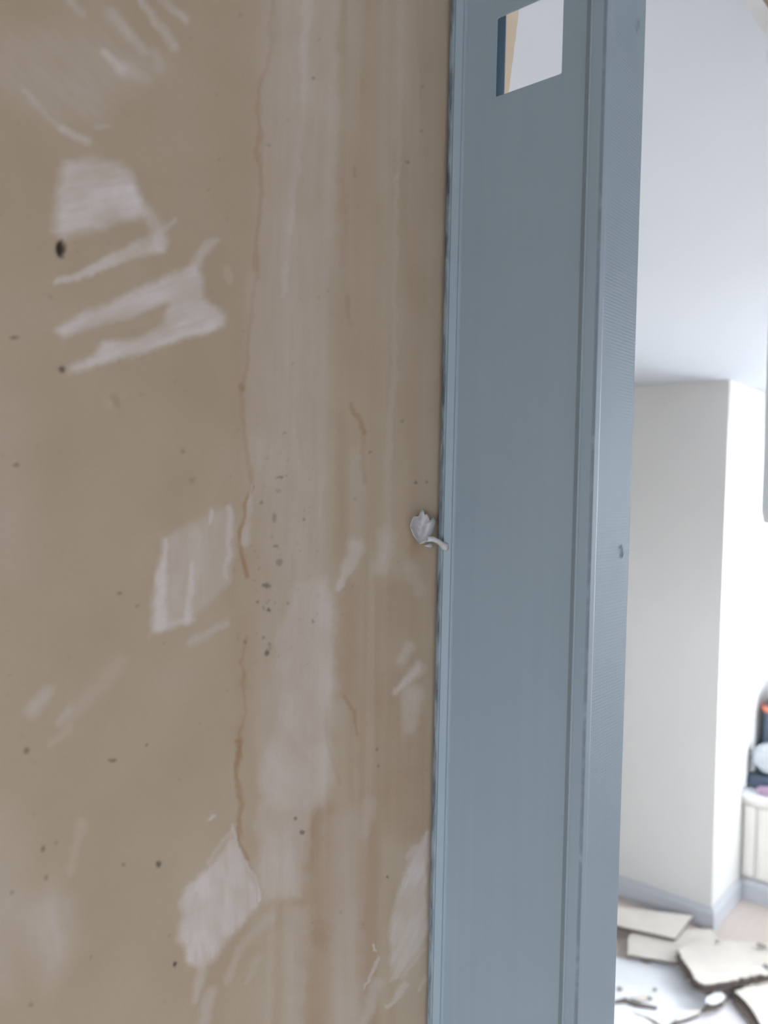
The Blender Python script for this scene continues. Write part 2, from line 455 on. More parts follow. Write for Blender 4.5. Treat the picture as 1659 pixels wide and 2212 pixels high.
    Pg(0, [(400, 1925), (440, 1900), (470, 1940), (478, 2000), (470, 2050), (440, 2085), (410, 2070), (402, 2000)], .38, 10, 88, .5)
    S(0, [(494, 1900), (492, 2010)], 12, 20, .28, .7)
    S(0, [(500, 1780), (516, 1832), (548, 1892), (560, 1940)], 6, 8, .45, .5); S(0, [(450, 1862), (505, 1782)], 6, 10, .28, .6); S(0, [(452, 1768), (462, 1762)], 6, 6, .7, .4)
    S(0, [(436, 2100), (420, 2160)], 18, 14, .32, .6); S(0, [(456, 2145), (440, 2206)], 24, 22, .35, .6); S(0, [(578, 1985), (520, 2050), (488, 2120)], 20, 16, .25, .7); S(0, [(560, 2070), (535, 2120)], 16, 10, .16, .7)
    Pg(0, [(924, 1795), (924, 2020), (890, 2072), (858, 2112), (845, 2122), (845, 1990), (866, 1910), (892, 1848)], .44, 5, 115, .4)
    S(0, [(915, 2050), (868, 2112)], 8, 8, .25, .6); S(0, [(876, 2128), (838, 2178)], 16, 8, .35, .5); S(0, [(822, 2072), (788, 2132)], 6, 8, .45, .5); S(0, [(816, 2120), (802, 2170), (782, 2220)], 22, 18, .3, .6)
    S(0, [(805, 2044), (809, 2056)], 6, 5, .6, .4); S(0, [(920, 2110), (905, 2140)], 8, 6, .25, .6); S(0, [(925, 1800), (880, 1850)], 8, 10, .3, .6)
    S(0, [(745, 1790), (748, 2230)], 70, 70, .18, .6); S(0, [(640, 1980), (632, 2230)], 46, 44, .2, .6); S(0, [(800, 1735), (785, 1800)], 30, 20, .16, .8); S(0, [(588, 1960), (580, 2230)], 10, 14, .12, .8)
    # lower left bloom
    Pg(0, [(110, 1915), (150, 1950), (162, 2030), (130, 2100), (100, 2135), (70, 2080), (62, 1990), (90, 1940)], .28, 24, 80, .5)
    S(0, [(0, 1780), (20, 2000), (0, 2120)], 90, 80, .14, .9); S(0, [(178, 1775), (150, 1885)], 16, 14, .16, .8)
    S(0, [(106, 1488), (68, 1536)], 18, 24, .28, .7); S(0, [(148, 1535), (128, 1562)], 15, 14, .22, .7); S(0, [(148, 1572), (108, 1612)], 14, 12, .16, .7); S(0, [(255, 1435), (155, 1545)], 36, 30, .12, .8)
    S(0, [(0, 900), (30, 1200)], 120, 100, .1, .9)
    # tan water stain down the crack
    S(1, [(590, -10), (584, 60), (581, 150), (562, 183), (556, 230), (563, 290), (556, 330), (565, 420), (556, 540), (550, 620), (538, 750), (530, 810), (523, 850), (527, 920), (533, 970), (540, 1020), (546, 1052)], 10, 10, .34, .7)
    S(1, [(546, 1052), (529, 1090), (531, 1115), (518, 1150), (522, 1195), (535, 1245)], 7, 9, .6, .5, .2, True)
    S(1, [(531, 1375), (522, 1430), (531, 1530), (515, 1620), (512, 1680)], 6, 9, .38, .6); S(1, [(516, 1600), (512, 1680), (522, 1735), (514, 1780), (519, 1822), (532, 1852)], 9, 12, .62, .5, .2)
    S(1, [(532, 1852), (545, 1880), (556, 1945)], 5, 5, .4, .6); S(1, [(524, 1350), (520, 1600)], 40, 40, .12, .9); S(1, [(540, 700), (528, 1000)], 60, 50, .1, .9)
    S(1, [(742, -10), (735, 110)], 22, 18, .2, .8); S(1, [(736, 290), (742, 480), (738, 570)], 14, 14, .14, .8); S(1, [(764, 358), (771, 380)], 6, 6, .35); S(1, [(748, 640), (757, 702)], 9, 9, .24, .7)
    S(1, [(760, 874), (774, 900), (785, 932)], 10, 11, .42, .6); S(1, [(785, 932), (786, 1000), (788, 1040)], 10, 10, .22, .8)
    S(1, [(700, 1480), (706, 1600), (721, 1650), (733, 1690)], 7, 7, .24, .7); S(1, [(745, 1505), (764, 1540), (772, 1585)], 8, 8, .4, .6)
    S(1, [(752, 1280), (745, 1490)], 44, 44, .26, .5); S(1, [(702, 1770), (700, 2010)], 66, 70, .34, .6); S(1, [(690, 2010), (682, 2230)], 50, 60, .28, .6); S(1, [(850, 1280), (840, 1750)], 60, 90, .2, .7); S(1, [(800, 1800), (800, 2212)], 40, 40, .2, .7); S(1, [(895, 1560), (890, 1800)], 50, 50, .16, .8)
    S(1, [(735, 900), (745, 1200)], 26, 30, .12, .9); S(1, [(490, 1050), (500, 1300)], 30, 30, .08, .9); S(1, [(900, 1160), (890, 1190)], 16, 20, .25, .8)
    S(1, [(520, 2010), (480, 2100), (440, 2230)], 40, 60, .12, .9)
    D(522, 836, 7, 9, .5, 1)
    # dirt and mould specks
    for p in ((133, 537, 10, 17, .95), (133, 798, 6, 7, .75), (30, 730, 9, 4, .55), (35, 1005, 7, 3, .5), (258, 1282, 6, 4, .45), (296, 1308, 4, 3, .3), (395, 975, 5, 4, .3), (415, 1037, 7, 6, .18), (57, 1622, 5, 6, .6), (243, 1643, 9, 4, .6), (316, 1609, 3, 3, .45),
              (93, 1835, 4, 6, .65), (122, 1820, 4, 3, .3), (267, 1868, 3, 3, .55), (342, 1866, 5, 7, .8), (100, 1896, 4, 4, .45), (378, 2083, 4, 6, .9), (197, 2070, 2, 6, .4), (575, 1265, 9, 5, .55), (557, 1300, 3, 3, .5), (580, 1318, 4, 4, .7), (530, 1387, 4, 4, .35),
              (568, 1378, 4, 4, .35), (577, 1410, 5, 6, .65), (582, 1390, 3, 4, .35), (675, 1342, 3, 3, .45), (603, 1215, 7, 8, .4), (595, 1180, 6, 3, .4), (593, 1117, 5, 10, .35), (603, 1031, 8, 3, .4), (601, 1060, 6, 5, .22), (565, 1085, 4, 4, .35), (655, 1122, 3, 4, .4),
              (898, 1042, 4, 4, .5), (922, 1041, 3, 3, .35), (638, 1767, 4, 4, .6), (653, 1798, 5, 5, .6), (815, 1618, 3, 5, .4), (817, 1655, 3, 3, .35), (836, 1895, 3, 3, .7), (880, 350, 4, 4, .3), (677, 170, 4, 4, .3), (615, 935, 4, 3, .3), (632, 785, 3, 4, .25), (800, 977, 4, 4, .25), (870, 910, 4, 4, .25), (26, 1928, 4, 4, .4), (66, 2170, 4, 4, .4)):
        D(*p)
    # long drips of damp down the right-hand half
    x0, y0 = mk_.x0, mk_.y0; side = sstep(520, 640, x0)
    a = fbm(x0 + 900, y0 / 22, 34, 201, 4); b = fbm(x0 + 300, y0 / 18, 46, 211, 4)
    allv = np.arange(len(x0))
    mk_.put(0, allv, side * sstep(.5, .75, a) * .11)
    mk_.put(1, allv, side * sstep(.48, .75, b) * .18 * (.5 + .5 * sstep(900, 1500, y0)))
    rs = np.random.RandomState(3)
    for _ in range(60): D(rs.uniform(540, 690), rs.uniform(950, 1450), rs.uniform(2, 4), rs.uniform(2, 4), rs.uniform(.05, .22))
    for _ in range(80): D(rs.uniform(0, 930), rs.uniform(0, 2212), rs.uniform(2, 4), rs.uniform(2, 4), rs.uniform(.05, .2))


def build_board():
    step = 0.00045
    xs = np.concatenate([[XB, -1.6, -0.9, -0.5, -0.3, -0.24], np.arange(FX0, FX1, step), [0.02, BEND]])
    zs = np.concatenate([[0, 0.6, 1.2, 1.5], np.arange(FZ0, FZ1, step), [2.2, CEIL]])
    nx, nz = len(xs), len(zs)
    X, Z = np.meshgrid(xs, zs); X = X.copy()
    cut = (fbm(zs * 1000, zs * 0 + 3, 12, 8) - .5) * .003 + (zs - 2.034) * .2    # broken, slightly slanting end of the sheet
    X[:, -1] = .0425 + np.clip(cut, -.008, .02)
    x, z = X.ravel(), Z.ravel()
    d = np.stack([x - CAM[0], np.zeros_like(x) - CAM[1], z - CAM[2]], 1); dep = np.maximum(d @ FW, .05)
    px = W / 2 + F * (d @ RT) / dep; py = H / 2 - F * (d @ UP) / dep
    M = Marks(px, py); paint(M)
    fine = (x > FX0 - .001) & (x < FX1) & (z > FZ0 - .001) & (z < FZ1)
    for c in M.ch: c[~fine] *= 0
    y = -M.ch[0] * .00022 + M.ch[1] * .00012 - (fbm(px, py, 60, 61) - .5) * .00012 * fine
    r = np.hypot(px - 242, py - 870); y -= np.exp(-(r / 11) ** 2) * .0007 * fine
    r = np.hypot((px - 133) / 10, (py - 537) / 17); y += np.exp(-r ** 4) * .0012 * fine
    n = nx * nz
    co = np.concatenate([np.stack([x, y, z], 1), np.stack([x, np.full_like(x, .0125), z], 1)[:0]])
    ii = (np.arange(nz - 1)[:, None] * nx + np.arange(nx - 1)[None, :]).ravel()
    quads = np.stack([ii, ii + 1, ii + nx + 1, ii + nx], 1)
    # rim and back
    per = np.concatenate([np.arange(nx), (np.arange(1, nz) * nx + nx - 1), (nz - 1) * nx + np.arange(nx - 2, -1, -1), np.arange(nz - 2, 0, -1) * nx])
    bx = co[per].copy(); bx[:, 1] = .0125
    co = np.concatenate([co, bx]); k = len(per); bi = n + np.arange(k)
    rim = np.stack([per, bi, np.roll(bi, -1), np.roll(per, -1)], 1)
    allq = np.concatenate([quads, rim])
    me = bpy.data.meshes.new('plasterboard_sheet')
    nf = len(allq) + 1; loops = np.concatenate([allq.ravel(), bi])
    me.vertices.add(len(co)); me.vertices.foreach_set('co', co.ravel())
    me.loops.add(len(loops)); me.loops.foreach_set('vertex_index', loops.astype(np.int32))
    me.polygons.add(nf)
    st = np.concatenate([np.arange(len(allq)) * 4, [len(allq) * 4]]).astype(np.int32)
    me.polygons.foreach_set('loop_start', st)
    mi = np.zeros(nf, np.int32); mi[len(quads):] = 1; mi[-1] = 2
    me.polygons.foreach_set('material_index', mi)
    sm = np.zeros(nf, bool); sm[:len(quads)] = True; me.polygons.foreach_set('use_smooth', sm)
    me.update(calc_edges=True); me.validate()
    col = me.attributes.new('marks', 'FLOAT_COLOR', 'POINT')
    c4 = np.zeros((len(co), 4), np.float32)
    for q in range(3): c4[:n, q] = M.ch[q]
    c4[:, 3] = 1; col.data.foreach_set('color', c4.ravel())
    for mt in (M_board, M_gyp, M_white): me.materials.append(mt)
    o = bpy.data.objects.new('plasterboard_sheet', me); COL.objects.link(o)
    return tag(o, 'brown paper backed plasterboard sheet with white plaster smears and a tan stained crack', 'plasterboard')


build_board()

# ------------------------------------------------------------------ galvanised C stud
ST = empty('metal_stud', (0, 0, 0))
tag(ST, 'galvanised steel wall stud with a square service hole, fixed against the brown plasterboard', 'stud')
G = -0.0003                                # hair gap to the board
SZ0, SZ1 = 0.001, CEIL - .002


def sheet(name, prof, zs, mat, th=0.0006, parent=ST, nside=1):
    """open profile (x,y) swept along z, given a real thickness by offsetting to its inside"""
    bm = bmesh.new(); n = len(prof); ins = []
    for i, p in enumerate(prof):
        a = Vector(prof[max(0, i - 1)]); b = Vector(prof[min(n - 1, i + 1)]); d = (b - a).normalized(); nr = Vector((-d.y, d.x))
        if nr.dot(Vector((.017, -.035)) - Vector(p)) < 0: nr = -nr
        ins.append((p[0] + nr.x * th, p[1] + nr.y * th))
    loop = list(prof) + ins[::-1]; k = len(loop)
    rows = [[bm.verts.new((p[0], p[1], z)) for p in loop] for z in zs]
    for a, b in zip(rows, rows[1:]):
        for i in range(k):
            f = bm.faces.new((a[i], a[(i + 1) % k], b[(i + 1) % k], b[i])); f.smooth = False
    bm.faces.new(rows[0]); bm.faces.new(rows[-1])
    bmesh.ops.recalc_face_normals(bm, faces=bm.faces)
    o = mk(name, bm, mat); adopt(o, parent); return o


def arc(cx, cy, r, a0, a1, n=5):
    return [(cx + r * math.cos(math.radians(a0 + (a1 - a0) * i / n)), cy + r * math.sin(math.radians(a0 + (a1 - a0) * i / n))) for i in range(n + 1)]


def plate_hole(bm, axis, c, u0, u1, v0, v1, hole, cuts=()):
    """flat plate (u, z) at coordinate c of axis, with one polygonal hole; star-shaped ring of quads around it"""
    P = (lambda u, v: (c, u, v)) if axis == 'x' else (lambda u, v: (u, c, v))
    hu = sum(p[0] for p in hole) / len(hole); hv = sum(p[1] for p in hole) / len(hole)
    outer = []
    for (u, v) in hole:
        du, dv = u - hu, v - hv
        s = min([(u1 - hu) / du if du > 1e-9 else 1e9, (u0 - hu) / du if du < -1e-9 else 1e9, (v1 - hv) / dv if dv > 1e-9 else 1e9, (v0 - hv) / dv if dv < -1e-9 else 1e9])
        outer.append((hu + du * s, hv + dv * s))
    def per(p):                            # counter-clockwise position along the rectangle, from its lower right corner
        w, h = u1 - u0, v1 - v0
        if abs(p[0] - u1) < 1e-7: return p[1] - v0
        if abs(p[1] - v1) < 1e-7: return h + (u1 - p[0])
        if abs(p[0] - u0) < 1e-7: return h + w + (v1 - p[1])
        return 2 * h + w + (p[0] - u0)
    hv_ = [bm.verts.new(P(*p)) for p in hole]; ov = [bm.verts.new(P(*p)) for p in outer]
    n = len(hole)
    for i in range(n):
        j = (i + 1) % n
        bm.faces.new((hv_[i], hv_[j], ov[j], ov[i]))
        # rectangle corners passed between two neighbours
        a, b = per(outer[i]), per(outer[j]); L = 2 * (u1 - u0) + 2 * (v1 - v0)
        span = (b - a) % L; mid = []
        for cp in ((u1, v1), (u0, v1), (u0, v0), (u1, v0)):
            d = (per(cp) - a) % L
            if 1e-7 < d < span - 1e-7: mid.append((d, cp))
        if mid:
            bm.faces.new([ov[j], ov[i]] + [bm.verts.new(P(*cp)) for d, cp in sorted(mid)])


TH = 0.0006


def double_layer(bm, off):                 # flat plate -> front and back skins with closed rims
    bmesh.ops.remove_doubles(bm, verts=bm.verts, dist=1e-7)
    off = Vector(off); bm.normal_update()
    bmesh.ops.reverse_faces(bm, faces=[f for f in bm.faces if f.normal.dot(off) > 0])
    rim = [e for e in bm.edges if e.is_boundary]; mp_ = {}
    for v in bm.verts[:]: mp_[v] = bm.verts.new(v.co + off)
    for f in bm.faces[:]: bm.faces.new([mp_[v] for v in reversed(f.verts)])
    for e in rim:
        a, b = e.verts; bm.faces.new((a, b, mp_[b], mp_[a]))
    bm.normal_update()


# web with its punched square hole
REC = 0.0025                               # the middle of the web is pressed back by this much
WY_A, WY_B = -0.0086, -0.0616
HY0, HY1, HZ0, HZ1 = -0.0518, -0.0228, 2.0320, 2.0625
rc = 0.0006
hole = []
for (cy, cz, a0) in ((HY1 - rc, HZ1 - rc, 0), (HY0 + rc, HZ1 - rc, 90), (HY0 + rc, HZ0 + rc, 180), (HY1 - rc, HZ0 + rc, 270)):
    hole += arc(cy, cz, rc, a0, a0 + 90, 3)
bm = bmesh.new()
plate_hole(bm, 'x', REC, WY_B, WY_A, HZ0 - .02, HZ1 + .02, hole)
for z0, z1 in ((SZ0, HZ0 - .02), (HZ1 + .02, SZ1)):
    bm.faces.new([bm.verts.new(p) for p in ((REC, WY_B, z0), (REC, WY_A, z0), (REC, WY_A, z1), (REC, WY_B, z1))])
double_layer(bm, (TH, 0, 0))
adopt(mk('web', bm, M_steel), ST)

ZS = [SZ0, .5, 1.0, 1.5, SZ1]
# far corner rib, bend and flange against the board, with its return lip
prof = [(REC + .00005, WY_A - .0004), (REC, WY_A), (REC * .94, -0.0079), (REC * .75, -0.0070), (REC * .12, -0.0046), (0, -0.0036)] + arc(.0030, G - .0030, .0030, 180, 90, 6)
sheet('far_rib', prof, ZS, M_steel)
sheet('back_flange', [(.0030, G), (.034, G), (.0345, G - .0005), (.0345, G - .006)], ZS, M_steel)
# near corner rib
YN = -0.070
prof = [(REC + .00005, WY_B + .0004), (REC, WY_B), (REC * .94, -0.0621), (REC * .06, -0.0648), (0, -0.0653), (0, -0.0690)] + arc(.0009, YN + .0009, .0009, 180, 270, 4) + [(.0044, YN), (.0051, YN + .0002), (.0058, YN + .0005)]
sheet('near_rib', prof, ZS, M_steel)
# near flange, knurled, with two screw holes left by the removed board
YF = YN + .0005
XH = 0.0276
bm = bmesh.new(); scr = [2.0537, 1.8554]
edges = [SZ0]
rs = random.Random(5)
for zc in sorted(scr):
    hl = []
    for i in range(12):
        a = 2 * math.pi * (i + .5) / 12; k = 1 + rs.uniform(-.2, .2)
        hl.append((XH + .0008 * k * math.cos(a), zc + .0017 * k * math.sin(a)))
    plate_hole(bm, 'y', YF, .0058, .034, zc - .012, zc + .012, hl)
    bm.faces.new([bm.verts.new((x, YF, z)) for x, z in ((.0058, edges[-1]), (.034, edges[-1]), (.034, zc - .012), (.0058, zc - .012))])
    edges.append(zc + .012)
bm.faces.new([bm.verts.new((x, YF, z)) for x, z in ((.0058, edges[-1]), (.034, edges[-1]), (.034, SZ1), (.0058, SZ1))])
double_layer(bm, (0, TH, 0))
fl = adopt(mk('near_flange', bm, M_knurl), ST)
sheet('return_lip', [(.034, YF), (.0345, YF + .0004), (.0345, YF + .006)], ZS, M_steel)
for zc in scr:                              # raised burr pulled up by the screw
    bm = bmesh.new(); rings = []
    for (sx, sz, y) in ((.0017, .0028, YF + .00005), (.0013, .0022, YF - .00022), (.0010, .0019, YF - .0003), (.0009, .0018, YF + .0003)):
        rings.append([bm.verts.new((XH + sx * math.cos(a) * (1 + .15 * math.sin(3 * a + zc)), y - .0002 * math.sin(2 * a + zc * 9), zc + sz * math.sin(a))) for a in [2 * math.pi * i / 14 for i in range(14)]])
    for a, b in zip(rings, rings[1:]):
        for i in range(14): bm.faces.new((a[i], a[(i + 1) % 14], b[(i + 1) % 14], b[i]))
    bmesh.ops.recalc_face_normals(bm, faces=bm.faces)
    adopt(mk('screw_hole_burr', bm, M_steel, smooth=True), fl)

# ------------------------------------------------------------------ broken board that still hangs beyond the opening
def extrude_poly(bm, top, off, mt=0, ms=1, mb=0):
    n = len(top)
    a = [bm.verts.new(p) for p in top]; b = [bm.verts.new((p[0] + off[0], p[1] + off[1], p[2] + off[2])) for p in top]
    f = bm.faces.new(a); f.material_index = mt
    f = bm.faces.new(b[::-1]); f.material_index = mb
    for i in range(n):
        f = bm.faces.new((a[i], b[i], b[(i + 1) % n], a[(i + 1) % n])); f.material_index = ms
    bmesh.ops.recalc_face_normals(bm, faces=bm.faces)


xj = onplane((1645, 1105), 1, 0.0125)[0]
zj = onplane((1645, 1105), 1, 0.0125)[2]
zb = onplane((1650, 1130), 1, 0.006)[2]
rs = random.Random(11)
pts = [(BEND + .012, CEIL - .001)]
for i in range(14):
    f = i / 13; pts.append((BEND + .012 + (xj - .03 - BEND) * f, 2.268 + rs.uniform(-.004, .004)))
for z in np.linspace(2.26, zj, 18): pts.append((xj + rs.uniform(-.0006, .0006), float(z)))
pts += [(xj + .007, zb), (xj + .05, zb - .004), (xj + .12, zb + .01), (xj + .2, zb - .02), (xj + .2, CEIL - .001)]
bm = bmesh.new()
extrude_poly(bm, [(x, 0.0, z) for x, z in pts], (0, .0125, 0), 0, 1, 2)
tag(mk('broken_plasterboard', bm, [simple('brown_paper_back', srgb(150, 134, 114), 0.9, 0.06, 30), M_oldcore, M_white]), 'broken plasterboard remnant hanging from the ceiling beyond the opening, pale broken edge', 'plasterboard')

# ------------------------------------------------------------------ plaster flake stuck between board and stud
def zq(u, v): return (860 + u / 10.37, 1060 + v / 10.37)


def flake():
    root = empty('plaster_flake', tuple(onplane(zq(480, 1000), 1, 0)))
    tag(root, 'curled white flake of dried plaster with a thin tail, stuck on board against the stud', 'plaster flake')
    out = [(545, 405), (585, 455), (590, 535), (655, 515), (690, 585), (705, 670), (790, 600), (840, 680), (810, 800), (770, 930), (720, 1040), (650, 1130), (560, 1180), (480, 1200), (420, 1120), (340, 1010), (260, 800), (305, 650), (350, 575), (455, 575), (490, 480)]
    cu, cv = 500, 850; nr = 7; bm = bmesh.new(); rings = []
    n = len(out)
    def hgt(u, v, s):
        ridge = math.exp(-((u - (740 - (v - 640) * .36)) / 110) ** 2) * (1 if v > 600 else .5)
        rim = s ** 4 * .0026
        return .0004 + .0054 * ridge + rim + .0012 * math.exp(-((u - 520) / 120) ** 2 - ((v - 560) / 110) ** 2) + .0004 * math.sin(u * .03) * math.cos(v * .041)
    for k in range(1, nr + 1):
        s = k / nr; ring = []
        for (u, v) in out:
            uu, vv = cu + (u - cu) * s, cv + (v - cv) * s
            p = onplane(zq(uu, vv), 1, -hgt(uu, vv, s)); ring.append(bm.verts.new(p))
        rings.append(ring)
    c = bm.verts.new(onplane(zq(cu, cv), 1, -hgt(cu, cv, 0)))
    for i in range(n):
        bm.faces.new((c, rings[0][i], rings[0][(i + 1) % n]))
        for a, b in zip(rings, rings[1:]): bm.faces.new((a[i], b[i], b[(i + 1) % n], a[(i + 1) % n]))
    # root of the flake, down onto the paper
    foot = [bm.verts.new(onplane(zq(cu + (u - cu) * .8, cv + (v - cv) * .8), 1, .0001)) for u, v in out]
    for i in range(n): bm.faces.new((rings[-1][i], foot[i], foot[(i + 1) % n], rings[-1][(i + 1) % n]))
    bm.faces.new(foot[::-1])
    bmesh.ops.recalc_face_normals(bm, faces=bm.faces)
    adopt(mk('flake_body', bm, M_flake, smooth=True), root)
    path = [(onplane(zq(580, 1080), 1, -.0035), .0016), (onplane(zq(700, 1078), 1, -.0052), .0012), (onplane(zq(800, 1090), 1, -.0062), .0009), (onplane(zq(900, 1140), 1, -.0068), .0011),
            (onplane(zq(985, 1205), 0, -.0012), .0013), (onplane(zq(1050, 1255), 0, -.0004), .0016), (onplane(zq(1080, 1300), 0, .0003), .0014), (onplane(zq(1075, 1340), 0, .0006), .0006)]
    bm = bmesh.new(); rings = []; k = 8
    for i, (p, r) in enumerate(path):
        a = path[max(0, i - 1)][0]; b = path[min(len(path) - 1, i + 1)][0]
        d = Vector(b - a).normalized(); s1 = d.cross(Vector((0, 0, 1))).normalized(); s2 = s1.cross(d)
        rings.append([bm.verts.new(Vector(p) + s1 * math.cos(2 * math.pi * j / k) * r * .8 + s2 * math.sin(2 * math.pi * j / k) * r * (1 + .28 * math.sin(i * 2.3 + j * 1.7))) for j in range(k)])
    for a, b in zip(rings, rings[1:]):
        for j in range(k): bm.faces.new((a[j], a[(j + 1) % k], b[(j + 1) % k], b[j]))
    bm.faces.new(rings[0]); bm.faces.new(rings[-1]); bmesh.ops.recalc_face_normals(bm, faces=bm.faces)
    adopt(mk('flake_tail', bm, M_flake, smooth=True), root)
    bm = bmesh.new(); bmesh.ops.create_icosphere(bm, subdivisions=2, radius=1.0)
    p = Vector(onplane(zq(685, 1228), 1, -.0008))
    for v in bm.verts:
        q = v.co; k = 1 + .25 * math.sin(q.x * 5 + q.z * 7)
        v.co = p + Vector((q.x * .0024 * k, q.y * .0010, q.z * .0009 * k))
    adopt(mk('flake_crumb', bm, M_flake, smooth=True), root)


flake()

# ------------------------------------------------------------------ window seat in the bay
seat_z = 0.50
SEAT = empty('window_seat', (XS, -.5, 0))
tag(SEAT, 'cream window seat cabinet with white seat board in the bright bay', 'window seat')
PL = 0.105
yA = YP - .002
adopt(boxo('body', (XS + .017, XBAY - .002, YQ + .002, yA, 0.001, seat_z - .03), M_seat), SEAT)
adopt(boxo('seat_board', (XS - .022, XBAY - .002, YQ + .002, yA, seat_z - .030, seat_z), M_seattop, bevel=.004), SEAT)
adopt(boxo('plinth', (XS, XS + .016, YQ + .002, yA - .017, .001, PL - .025), M_seat), SEAT)
yd0 = onplane((1635, 1800), 0, XS)[1]
dw = .42
adopt(boxo('top_rail', (XS + .004, XS + .016, YQ + .002, yA, seat_z - .060, seat_z - .030), M_seat), SEAT)
ydoors = [(yd0 + .007, yA - .010)] + [(yd0 - .007 - dw * (i + 1) - .014 * i, yd0 - .007 - dw * i - .014 * i) for i in range(6)]
for a, b in ydoors:
    if a < YQ: continue
    adopt(boxo('door', (XS - .002, XS + .016, a, b, PL + .004, seat_z - .066), M_seat, bevel=.002), SEAT)

# ------------------------------------------------------------------ things piled on the seat
def lump(bm, c, r, e=2.6, seed=0, amp=.06, sub=4, mi=0):
    s = bmesh.ops.create_icosphere(bm, subdivisions=sub, radius=1.0)
    rr = random.Random(seed); ph = [rr.uniform(0, 6) for _ in range(6)]
    for v in s['verts']:
        q = v.co; n = (abs(q.x) ** e + abs(q.y) ** e + abs(q.z) ** e) ** (1 / e); q = q / n
        k = 1 + amp * (math.sin(q.x * 4 + ph[0]) * math.sin(q.z * 5 + ph[1]) + .6 * math.sin(q.y * 9 + ph[2] + q.z * 4) + .4 * math.sin(q.x * 13 + q.z * 11 + ph[3]))
        v.co = Vector(c) + Vector((q.x * r[0] * k, q.y * r[1] * k, max(q.z * k, -1) * r[2]))


def s4(u, v): return (1580 + u / 7.9, 1460 + v / 7.9)


XO = XS + .17                               # middle depth of the pile
pl = lambda u, v, x=XO: onplane(s4(u, v), 0, x)
ybp = pl(485, 1000, XO)[1]; ztop = pl(624, 180, XO)[2]
bp = empty('backpack', (XO + .06, ybp - .16, seat_z)); tag(bp, 'dark slate backpack with an orange band, standing on the window seat', 'backpack')
bm = bmesh.new(); hb = (ztop + .03 - seat_z) / 2
lump(bm, (XO + .095, ybp - .165, seat_z + hb), (.11, .165, hb), 4.0, 2, .02)
for v in bm.verts:                          # shoulders slope in towards the top
    k = max(0, (v.co.z - (seat_z + hb * 1.55)) / hb); v.co.y -= 0; v.co.y += (ybp - .165 - v.co.y) * k * .9
adopt(mk('pack_body', bm, M_slate, smooth=True), bp)
zo = pl(560, 560)[2]
bm = bmesh.new(); rings = []
for (dz, o) in ((-.014, .001), (-.012, .006), (.012, .006), (.014, .001)):
    ring = []
    for i in range(40):
        a = 2 * math.pi * i / 40; ca, sa = math.cos(a), math.sin(a); e = 4.0
        n = (abs(ca) ** e + abs(sa) ** e) ** (-1 / e)
        ring.append(bm.verts.new((XO + .09 + ca * n * (.112 + o), ybp - .165 + sa * n * (.165 + o), zo + dz)))
    rings.append(ring)
for a, b in zip(rings, rings[1:]):
    for i in range(40): bm.faces.new((a[i], a[(i + 1) % 40], b[(i + 1) % 40], b[i]))
bmesh.ops.recalc_face_normals(bm, faces=bm.faces)
adopt(mk('orange_band', bm, M_orange, smooth=True), bp)
bm = bmesh.new(); lump(bm, (XO - .012, ybp - .165, seat_z + hb * .62), (.016, .12, hb * .4), 4, 5, .02)
adopt(mk('front_pocket', bm, M_slate, smooth=True), bp)

XJ = XS + .085
yl = pl(232, 1850, XJ - .03)[1] + .014; zt = pl(480, 1650, XJ)[2]
bm = bmesh.new(); h = (zt - seat_z) / 2
lump(bm, (XJ, yl - .15, seat_z + h), (.048, .15, h), 3.0, 4, .04)
tag(mk('folded_jacket', bm, M_navy, smooth=True), 'dark navy jacket folded on the window seat under the pale bag', 'jacket')
pr = (pl(560, 1140, XJ)[2] - zt) / 2
yl = pl(350, 1400, XJ)[1]
bm = bmesh.new(); lump(bm, (XJ - .005, yl - .105, zt + pr + .004), (.044, .10, pr), 2.4, 9, .04)
tag(mk('crumpled_bag', bm, M_pouch, smooth=True), 'pale grey crumpled bag lying on dark clothes on the window seat', 'bag')
yl = pl(425, 1900, XS + .0)[1]
bm = bmesh.new(); lump(bm, (XS + .004, yl - .06, seat_z + .020), (.024, .06, .020), 2.6, 6, .06, 3)
tag(mk('mauve_cloth', bm, M_mauve, smooth=True), 'small mauve cloth at the front edge of the window seat', 'cloth')

# ------------------------------------------------------------------ rubble on the floor
def z2(u, v): return (1300 + u / 4.62, 1850 + v / 4.62)


def slab(name, pts, mats, label, cat, group=None, jag=.004, th=.0125, sub=3, seed=1):
    """broken sheet: outline seen in the photograph at real heights above the floor, jagged between its corners"""
    rr = random.Random(seed); P = [Vector(onplane(z2(u, v), 2, z)) for u, v, z in pts]; out = []
    for i, a in enumerate(P):
        b = P[(i + 1) % len(P)]
        for k in range(sub):
            q = a.lerp(b, k / sub)
            if k: q += Vector((rr.uniform(-jag, jag), rr.uniform(-jag, jag), 0))
            out.append(q)
    # best plane through the outline
    A = np.array([[q.x, q.y, 1] for q in out]); zz = np.array([q.z for q in out]); s = np.linalg.lstsq(A, zz, rcond=None)[0]
    out = [(q.x, q.y, float(s[0] * q.x + s[1] * q.y + s[2])) for q in out]
    bm = bmesh.new(); extrude_poly(bm, out, (0, 0, -th), 0, 1, 2)
    o = mk(name, bm, mats); return tag(o, label, cat, group)


